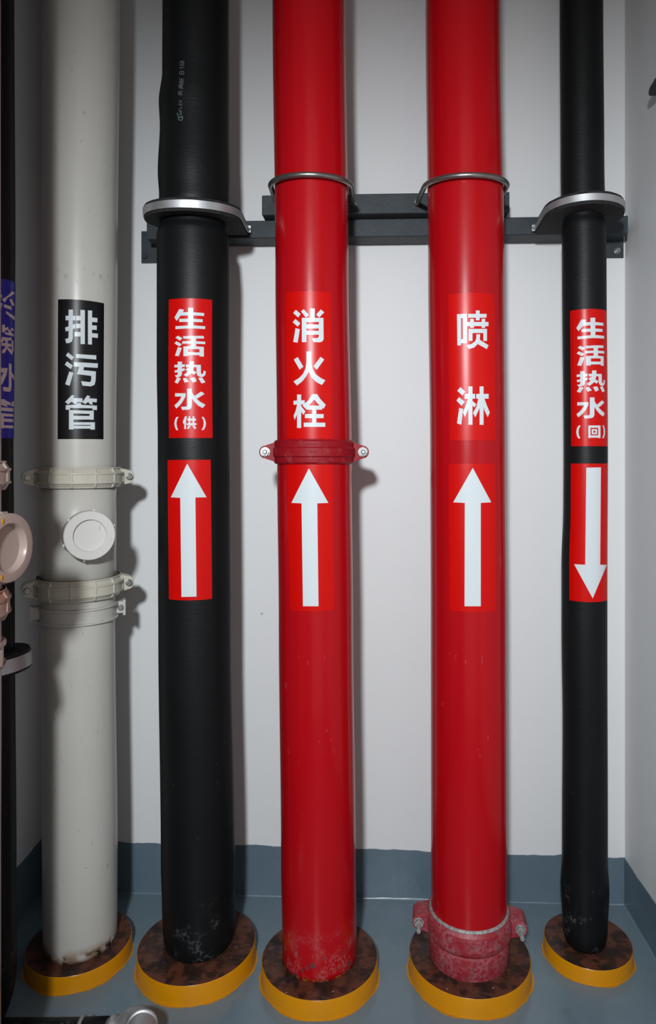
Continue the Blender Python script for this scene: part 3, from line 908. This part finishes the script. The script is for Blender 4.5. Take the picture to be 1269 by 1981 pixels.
# ------------------------------------------------------------------ pipe 4: sprinkler pipe
X0, _ = P_RED2.at(0.04)
t = thing('sprinkler_pipe', (X0, P_RED2.D, 0), 'glossy red pipe with a dusty bolted coupling just above the floor', 'pipe')
P_RED2.body('pipe_body', 0.038, PIPE_TOP, M_RED, t)
make_sticker('name_sticker', P_RED2, quad(P_RED2, (868, 570), (956, 570), (958, 852.5), (870, 852.5)), project(P_RED2, G_PEN), [M_SRED, M_SWHT], t, label='brighter red sticker with two white characters')
make_sticker('arrow_sticker', P_RED2, quad(P_RED2, (868, 897), (958, 897), (959, 1181), (869, 1181)), project(P_RED2, A_RED2), [M_SRED, M_SWHT], t, label='brighter red sticker with a white arrow pointing up')
cpl = grooved_coupling(t, P_RED2, 0.117, -math.radians(6), M_REDDUST, M_BOLTOLD, 0.081, 0.0975, 0.052, 0.113, 0.016, 0.0165, 0.050, label='dusty red coupling with weathered bolts', tail=0.032)
Xc, rc = P_RED2.at(0.1)
MB().revolve([(rc - .001, 0.139), (rc + .0045, 0.1395), (rc + .0050, 0.1425), (rc + .001, 0.1475), (rc - .001, 0.148)], 96, T(Xc, P_RED2.D, 0)).build('gasket_lip', M_BOLTOLD, cpl)['label'] = 'pale dusty gasket rim'
MB().revolve([(rc + .0005, 0.030), (rc + .0045, 0.040), (rc + .0055, 0.078), (rc + .0045, 0.094), (rc - .001, 0.096)], 96, T(Xc, P_RED2.D, 0)).build('pipe_stub', M_REDDUST, t)['label'] = 'scuffed pipe stub below the coupling'

# ------------------------------------------------------------------ pipe 5: insulated hot water return
X0, _ = P_BLACKR.at(0.04)
t = thing('return_water_pipe', (X0, P_BLACKR.D, 0), 'slim black insulated pipe with a red sticker ending in 回 and an arrow pointing down', 'pipe')
P_BLACKR.body('pipe_insulation', 0.031, PIPE_TOP, M_FOAM, t, radd=shoulder(foot_round(0.031, 0.04, 0.006), 1.745, 0.016, 0.004), step=0.007)
TL = P_BLACKR.hit(1103.3, 601.7); BL = P_BLACKR.hit(1105.3, 863.5)
rb = P_BLACK.at(1.4)[1]; rr = P_BLACKR.at(1.4)[1]
width = (qb[1][0] - qb[0][0]) * rb                         # printed width, the same sticker as on the supply pipe
dth = width / rr
quad5 = [TL, (TL[0] + dth, TL[1]), (BL[0] + dth, BL[1]), BL]
def move(p):
    s_ = (p[0] - qb[0][0]) * rb
    f_ = (p[1] - qb[0][1]) / (qb[3][1] - qb[0][1])
    return (TL[0] + (BL[0] - TL[0]) * f_ + s_ / rr, TL[1] + (BL[1] - TL[1]) * f_)
make_sticker('name_sticker', P_BLACKR, quad5, [[move(p) for p in pl] for pl in polyL1] + project(P_BLACKR, G_HUI), [M_SRED, M_SWHT], t, label='red sticker with white characters', eps=0.0009)
TLa = P_BLACKR.hit(1104.7, 896.7); BLa = P_BLACKR.hit(1102, 1160.8)
make_sticker('arrow_sticker', P_BLACKR, [TLa, (TLa[0] + dth, TLa[1]), (BLa[0] + dth, BLa[1]), BLa], project(P_BLACKR, A_BLACKR), [M_SRED, M_SWHT], t, label='red sticker with a white arrow pointing down', eps=0.0009)

# ------------------------------------------------------------------ far left: condensate pipe, near plastic pipe with pink light in its colour
X0, _ = P_FAR.at(0.04)
t = thing('condensate_pipe', (X0, P_FAR.D, 0), 'narrow black insulated pipe with a blue sticker at the left edge, by the side wall', 'pipe')
P_FAR.body('pipe_insulation', 0.0, PIPE_TOP, M_FOAM, t, radd=foot_round(0.0, 0.10, 0.02))
make_sticker('name_sticker', P_FAR, quad(P_FAR, (-48, 535), (33, 549), (31, 848), (-48, 848)), project(P_FAR, G_LENG, 3), [M_SBLUE, M_SWHTPINKLIGHT], t, label='blue sticker with pale characters', eps=0.001)

X0, _ = P_NEAR.at(0.04)
t = thing('near_waste_pipe', (X0, P_NEAR.D, 0), 'white plastic pipe with pink light painted into its colour, cut off by the left edge, its round cap turned sideways', 'pipe')
P_NEAR.body('pipe_body', 0.0, PIPE_TOP, M_PINKLIGHT, t)
grooved_coupling(t, P_NEAR, 1.140, math.radians(115), M_PINKLIGHT, M_BOLT, 0.084, 0.1005, 0.048, 0.1135, 0.0135, 0.0165, 0.040, ribs=True, label='upper coupling', tail=0.004)
grooved_coupling(t, P_NEAR, 0.928, math.radians(115), M_RUSTPINKLIGHT, M_BOLT, 0.084, 0.1005, 0.050, 0.1135, 0.0135, 0.0165, 0.040, ribs=True, label='rust-stained lower coupling', tail=0.004)
Xp, rp = P_NEAR.at(1.0)
ca = math.radians(80)
Mc = T(Xp, P_NEAR.D, 1.026, ca, math.pi / 2)
MB().revolve([(0.043, 0.05), (0.047, 0.085), (0.047, 0.107)], 64, Mc).build('branch', M_PINKLIGHT, t)
cap = MB()
pc = [(0.046, 0.092), (0.0535, 0.092), (0.0550, 0.095), (0.0550, 0.122), (0.0540, 0.1245), (0.0525, 0.125), (0.0395, 0.125), (0.0385, 0.124), (0.0365, 0.113)]
cap.revolve(pc[:5], 96, Mc); cap.revolve(pc[4:7], 96, Mc); cap.revolve(pc[6:], 96, Mc)
cap.revolve([(0.0365, 0.113), (0.0, 0.112)], 96, Mc)
for i in range(6):
    cap.box((0.053, -0.006, 0.097), (0.0572, 0.006, 0.115), Mc @ Matrix.Rotation(math.radians(90 + i * 60), 4, 'Z'))
co = cap.build('screw_cap', M_PINKLIGHT, t)
co['label'] = 'round screw cap seen from the side'
for a, rr_ in ((math.radians(112), 0.0470), (math.radians(200), 0.0475), (math.radians(245), 0.048)):
    spt = MB().revolve([(0.0035, 0), (0.0028, 0.0007), (0, 0.0009)], 12, Mc @ Matrix.Translation((rr_ * math.cos(a), rr_ * math.sin(a), 0.1247)) @ Matrix.Diagonal((1, 1.7, 1, 1)))
    spt.build('paint_blob', M_YEL, co)['label'] = 'yellow paint drip on the cap rim'

# strap with lug
Xs, rs = P_NEAR.at(0.85)
Ms = T(Xs, P_NEAR.D, 0.846, math.radians(15), 0)
st = MB()
pf = [(rs - .001, -0.021), (rs + .0075, -.021), (rs + .0075, -.017), (rs + .0035, -.016), (rs + .0035, .0125), (rs + .0075, .0135), (rs + .0075, .0175), (rs - .001, .018)]
for a, b in zip(pf, pf[1:]): st.revolve([a, b], 96, Ms)
for i, q in enumerate((0.012, 0.017)):
    st.box((-0.02, -(rs + q - 0.004), -0.017 + 0.004 * i), (0.02, -(rs - 0.004), 0.017 - 0.004 * i), Ms @ Matrix.Rotation(math.radians(62), 4, 'Z'))
st.build('pipe_strap', M_PINKLIGHT, t, bevel=0.001)

# ------------------------------------------------------------------ floor sleeves
def sleeve(x, y, R, h, label, seed):
    rnd = random.Random(seed)
    t = thing('pipe_sleeve', (x, y, 0), label, 'sleeve', 'round rust-topped sleeves around the pipe feet')
    M = T(x, y, 0)
    MB().revolve([(R + 0.0025, 0), (R + 0.0008, 0.006), (R, h - 0.002), (R - 0.0015, h)], 128, M).build('rim', M_YEL, t)['label'] = 'yellow painted rim'
    tp = MB()
    tp.revolve([(R - 0.0015, h), (R - 0.004, h + 0.0002), (R * 0.6, h - 0.0006), (0.0, h)], 128, M)
    tp.build('top', M_RUST, t)['label'] = 'brown rust-stained top'
    # brushed paint edge spreading a little on the floor
    v = []; n = 160
    hh = 0
    for i in range(n):
        a = 2 * math.pi * i / n
        hh = hh * 0.75 + rnd.uniform(-1, 1) * 0.0016
        r = R + 0.0035 + abs(hh) + 0.0015 * math.sin(a * 7 + seed)
        v.append((r * math.cos(a), r * math.sin(a)))
    MB().prism(v, 0.0, 0.0006, M).build('paint_edge', M_YELSMEAR, t)
    return t
sleeve(P_WHITE.at(0.04)[0], 1.605, 0.1165, 0.036, 'yellow-rimmed rusty sleeve at the foot of the grey-white waste pipe', 1)
sleeve(P_BLACK.at(0.04)[0] - 0.003, 1.590, 0.1340, 0.042, 'yellow-rimmed rusty sleeve at the foot of the thick black pipe', 2)
sleeve(P_RED1.at(0.04)[0] + 0.001, 1.550, 0.1310, 0.040, 'yellow-rimmed rusty sleeve at the foot of the red pipe without floor coupling', 3)
sleeve(P_RED2.at(0.04)[0] + 0.001, 1.560, 0.1370, 0.040, 'yellow-rimmed rusty sleeve under the red pipe with the dusty coupling', 4)
sleeve(P_BLACKR.at(0.04)[0] + 0.007, 1.612, 0.1000, 0.033, 'small yellow-rimmed rusty sleeve at the foot of the slim black pipe', 5)

# ------------------------------------------------------------------ wall bracket
def railM(px_l, px_r):
    return None
ang = -math.atan(0.038)
t = thing('pipe_bracket', (0, wall_y(0), 1.70), 'dark grey steel wall bracket running behind the pipes', 'bracket')
# frame whose X runs along the wall, Y into the wall
MW = Matrix.Translation((0, 1.815, 0)) @ Matrix.Rotation(ang, 4, 'Z')
RB, RT_ = 1.735, 1.779
def channel(x0, x1, y0, y1, z0, z1, th):
    mb = MB()
    # C section open towards the floor side shows a front web with top and bottom flanges
    mb.box((x0, y0, z0), (x1, y0 + th, z1), MW)
    mb.box((x0, y0 + th, z1 - th), (x1, y1, z1), MW)
    mb.box((x0, y0 + th, z0), (x1, y1, z0 + th), MW)
    return mb
channel(-0.553, 0.672, -0.075, -0.006, RB, RT_, 0.005).build('rail', M_STEELPAINT, t, bevel=0.0015)
up = MB().box((-0.247, -0.112, RT_ + 0.0005), (0.370, -0.105, RT_ + 0.0505), MW)
up.box((-0.247, -0.105, RT_ + 0.0005), (0.370, -0.045, RT_ + 0.0065), MW)
up.box((-0.247, -0.105, RT_ + 0.0445), (0.370, -0.045, RT_ + 0.0505), MW)
up.build('upper_rail', M_STEELPAINT, t, bevel=0.0025)
for x0, x1, bx in ((-0.592, -0.50, -0.585), (0.600, 0.6845, 0.668)):
    MB().box((x0, -0.0065, 1.694), (x1, -0.0005, RT_), MW).build('mounting_plate', M_STEELPAINT, t, bevel=0.001)
    q = MW @ Vector((bx + (0.004 if bx < 0 else 0), -0.0065, 1.711))
    bolt_set(t, q.x, q.y, q.z, ang, 0.72, M_STEELPAINT if bx < 0 else M_BOLT, 0.010, ('anchor_bolt', 'anchor_nut'))

# ------------------------------------------------------------------ U-bolts on the red pipes
def u_bolt(pipe, zc, dzf, label):
    X, r = pipe.at(zc)
    t = thing('u_bolt', (X, pipe.D, zc), label, 'u-bolt', 'steel U-bolts round the red pipes')
    ru = r + 0.0085
    yend = wall_y(X) - 0.100
    path = []
    ycen = pipe.D
    slope = dzf / (yend - (ycen - ru))
    zf = lambda y: zc + (y - yend) * slope
    path.append((X - ru - 0.004, yend, zf(yend)))
    path.append((X - ru - 0.002, ycen + 0.05, zf(ycen + 0.05)))
    for i in range(33):
        a = math.pi * i / 32
        path.append((X - ru * math.cos(a), ycen - ru * math.sin(a), zf(ycen - ru * math.sin(a))))
    path.append((X + ru + 0.001, ycen + 0.05, zf(ycen + 0.05)))
    path.append((X + ru + 0.002, yend, zf(yend)))
    MB().tube(path, 0.0062, 16).build('rod', M_ROD, t)
    for sx, dx in ((-1, 0.004), (1, 0.002)):
        q = Vector((X + sx * (ru + dx), wall_y(X) - 0.1125, zc))
        MB().prism(hexagon(0.0085), 0, 0.006, T(q.x, q.y, q.z, 0, math.pi / 2)).build('nut', M_ROD, t, bevel=0.0006)
    return t
u_bolt(P_RED1, 1.803, 0.026, 'steel U-bolt around the red pipe with the mid-height coupling')
u_bolt(P_RED2, 1.803, 0.026, 'steel U-bolt around the red pipe with the floor-level coupling')

# ------------------------------------------------------------------ banded clamps on the insulated pipes
def hull(pts):
    pts = sorted(set(pts))
    def half(ps):
        o = []
        for p in ps:
            while len(o) > 1 and (o[-1][0] - o[-2][0]) * (p[1] - o[-2][1]) - (o[-1][1] - o[-2][1]) * (p[0] - o[-2][0]) <= 0: o.pop()
            o.append(p)
        return o
    a = half(pts); b = half(pts[::-1])
    return a[:-1] + b[:-1]

def dense_outline(p):
    out = []
    for i in range(len(p)):
        a, b = p[i], p[(i + 1) % len(p)]
        m = max(1, int(math.hypot(b[0] - a[0], b[1] - a[1]) / 0.008))
        out += [(a[0] + (b[0] - a[0]) * k / m, a[1] + (b[1] - a[1]) * k / m) for k in range(m)]
    return out

def ring_block(pts, rh, z0, z1, M):
    """block with outline pts and a round hole for the pipe"""
    n = len(pts); v = []; f = []
    for x, y in pts:
        h = math.hypot(x, y)
        for qx, qy in ((x, y), (x / h * rh, y / h * rh)):
            v += [(qx, qy, z0), (qx, qy, z1)]
    for i in range(n):
        a, b = 4 * i, 4 * ((i + 1) % n)
        f += [(a, b, b + 1, a + 1), (a + 1, b + 1, b + 3, a + 3), (a + 2, a + 3, b + 3, b + 2), (a, a + 2, b + 2, b)]
    return MB().add(v, f, 0, False, M)

def banded_clamp(pipe, zc, R, xl, xr, yb, tiltx, label, hb=0.0165, hd=0.029, r_hole=0.05):
    X, r = pipe.at(zc)
    t = thing('pipe_clamp', (X, pipe.D, zc), label, 'clamp', 'steel-banded black clamps on the insulated pipes')
    circ = [(round(R * math.cos(2 * math.pi * i / 72), 6), round(R * math.sin(2 * math.pi * i / 72), 6)) for i in range(72)]
    out = hull(circ + [(xl, yb), (xr, yb)])
    M = T(X, pipe.D, zc, 0, tiltx)
    rnd = random.Random(3)
    v = []
    jag = [(p[0] * (1 - rnd.uniform(0.0, 0.016)), p[1] * (1 - rnd.uniform(0.0, 0.016))) for p in out]
    ring_block(dense_outline(jag), r - 0.0065, -hd / 2, hd / 2, M).build('foam_block', M_FOAMCUT, t)
    big = []
    cx = 0
    n = len(out)
    outer = [(p[0] * (1 + 0.0022 / math.hypot(*p)), p[1] * (1 + 0.0022 / math.hypot(*p))) for p in out]
    mb = MB()
    # open band: skip the straight run along the rail
    idx = [i for i in range(n)]
    faces = []
    vv = []
    for i in range(n):
        for p in (out[i], outer[i]):
            vv += [(p[0], p[1], -hb / 2), (p[0], p[1], hb / 2)]
    for i in range(n):
        j = (i + 1) % n
        if abs(out[i][1] - yb) < 1e-6 and abs(out[j][1] - yb) < 1e-6: continue
        a, b = 4 * i, 4 * j
        faces += [(a + 2, b + 2, b + 3, a + 3), (a, a + 1, b + 1, b), (a + 1, a + 3, b + 3, b + 1), (a, b, b + 2, a + 2)]
    mb.add(vv, faces, 0, False, M)
    for x in (xl, xr):
        s_ = 1 if x > 0 else -1
        mb.box((x - 0.002 if s_ > 0 else x - 0.007, yb - 0.002, -hb / 2), (x + 0.007 if s_ > 0 else x + 0.002, yb, hb / 2), M)
    bd = mb.build('steel_band', M_GALV, t)
    for p_ in bd.data.polygons: p_.use_smooth = abs(p_.normal.z) < 0.5
    bd.modifiers.new('split', 'EDGE_SPLIT').split_angle = math.radians(35)
    for x in (xl, xr):
        s_ = 1 if x > 0 else -1
        q = M @ Vector((x + s_ * 0.003, yb - 0.002, 0))
        bolt_set(t, q.x, q.y, q.z, 0, 0.36, M_BOLT, 0.008)
    return t
banded_clamp(P_BLACK, 1.737, 0.1115, -0.082, 0.104, 0.140, math.radians(6.5), 'steel-banded black clamp around the thick black pipe')
banded_clamp(P_BLACKR, 1.749, 0.0915, -0.088, 0.080, 0.104, math.radians(-1), 'steel-banded black clamp around the slim black pipe by the right wall', hb=0.0155)

# clamp low on the condensate pipe
Xf, rf = P_FAR.at(0.74)
t = thing('pipe_clamp', (Xf, P_FAR.D, 0.74), 'steel-banded black clamp low on the narrow pipe at the left edge', 'clamp', 'steel-banded black clamps on the insulated pipes')
Mf = T(Xf, P_FAR.D, 0.742, 0, 0, math.radians(-4))
mb = MB(); rnd = random.Random(9)
oc = []
for i in range(64):
    a = 2 * math.pi * i / 64
    rad = 0.0755 - rnd.uniform(0, 0.0012)
    x = max(rad * math.cos(a), -0.062)
    oc.append((x, rad * math.sin(a)))
ring_block(oc, 0.0445, -0.0205, 0.0205, Mf).build('foam_block', M_FOAMCUT, t, bevel=0.002)
bm_ = MB()
bm_.revolve([(0.0757, -0.014), (0.0778, -0.014), (0.0778, 0.014), (0.0757, 0.014)], 96, Mf, smooth=False, a0=-math.radians(135), a1=math.radians(135), closed=True)
bm_.build('steel_band', M_GALV, t)

# ------------------------------------------------------------------ small pipe on the floor, bottom left
t = thing('drain_pipe', (-0.52, 1.33, 0), 'small black-wrapped pipe with a steel elbow lying on the floor at the left', 'pipe')
MB().tube([(-0.80, 1.33, 0.047), (-0.70, 1.33, 0.047), (-0.60, 1.33, 0.047), (-0.545, 1.33, 0.048), (-0.497, 1.33, 0.050)], 0.0255, 28).build('pipe_insulation', M_FOAM, t)
MB().revolve([(0.024, -0.004), (0.0295, -0.003), (0.0295, 0.003), (0.024, 0.004)], 40, T(-0.548, 1.33, 0.047, 0, 0, math.pi / 2)).build('clip_ring', M_GALV, t)
MB().revolve([(0.0, -0.006), (0.024, -0.006), (0.0262, -0.004), (0.0262, 0.006), (0.024, 0.008), (0.0, 0.008)], 40, T(-0.487, 1.33, 0.052, 0, 0, math.pi / 2)).build('collar', M_GALV, t)
el = MB()
path = [(-0.50, 1.33, 0.052), (-0.475, 1.33, 0.056), (-0.462, 1.33, 0.060)]
for i in range(9):
    a = math.pi / 2 * i / 8
    path.append((-0.452 + 0.034 * math.sin(a), 1.33 - 0.036 * (1 - math.cos(a)), 0.066 + 0.016 * math.sin(a)))
path.append((-0.418, 1.25, 0.080)); path.append((-0.418, 1.20, 0.070))
el.tube(path, [0.020, 0.020, 0.022] + [0.0265] * 9 + [0.0265, 0.022], 32)
el.build('elbow', M_GALV, t)
Me_ = T(-0.4215, 1.306, 0.0825, math.radians(14), math.radians(82))
MB().revolve([(0.0255, -0.0045), (0.0295, -0.0035), (0.0302, 0.0), (0.0295, 0.0035), (0.0255, 0.0045)], 48, Me_).build('elbow_rim', M_GALV, t)
MB().box((-0.70, 1.31, 0.0), (-0.67, 1.35, 0.03)).build('pipe_support', M_STEELPAINT, t)

# ------------------------------------------------------------------ small wall bracket, top right
t_ = MB()
yy0 = 1.30
t_.prism([(1.30, 1.995), (1.30, 2.06), (1.565, 2.02), (1.573, 2.012), (1.570, 2.002), (1.56, 1.998)], -0.030, 0.0, Matrix.Translation((XR, 0, 0)) @ Matrix(((0, 0, 1, 0), (1, 0, 0, 0), (0, 1, 0, 0), (0, 0, 0, 1))))
b_ = t_.build('wall_bracket', M_STEELPAINT, None, bevel=0.003)
b_['label'] = 'tip of a small dark grey bracket fixed high on the right wall'
b_['category'] = 'bracket'
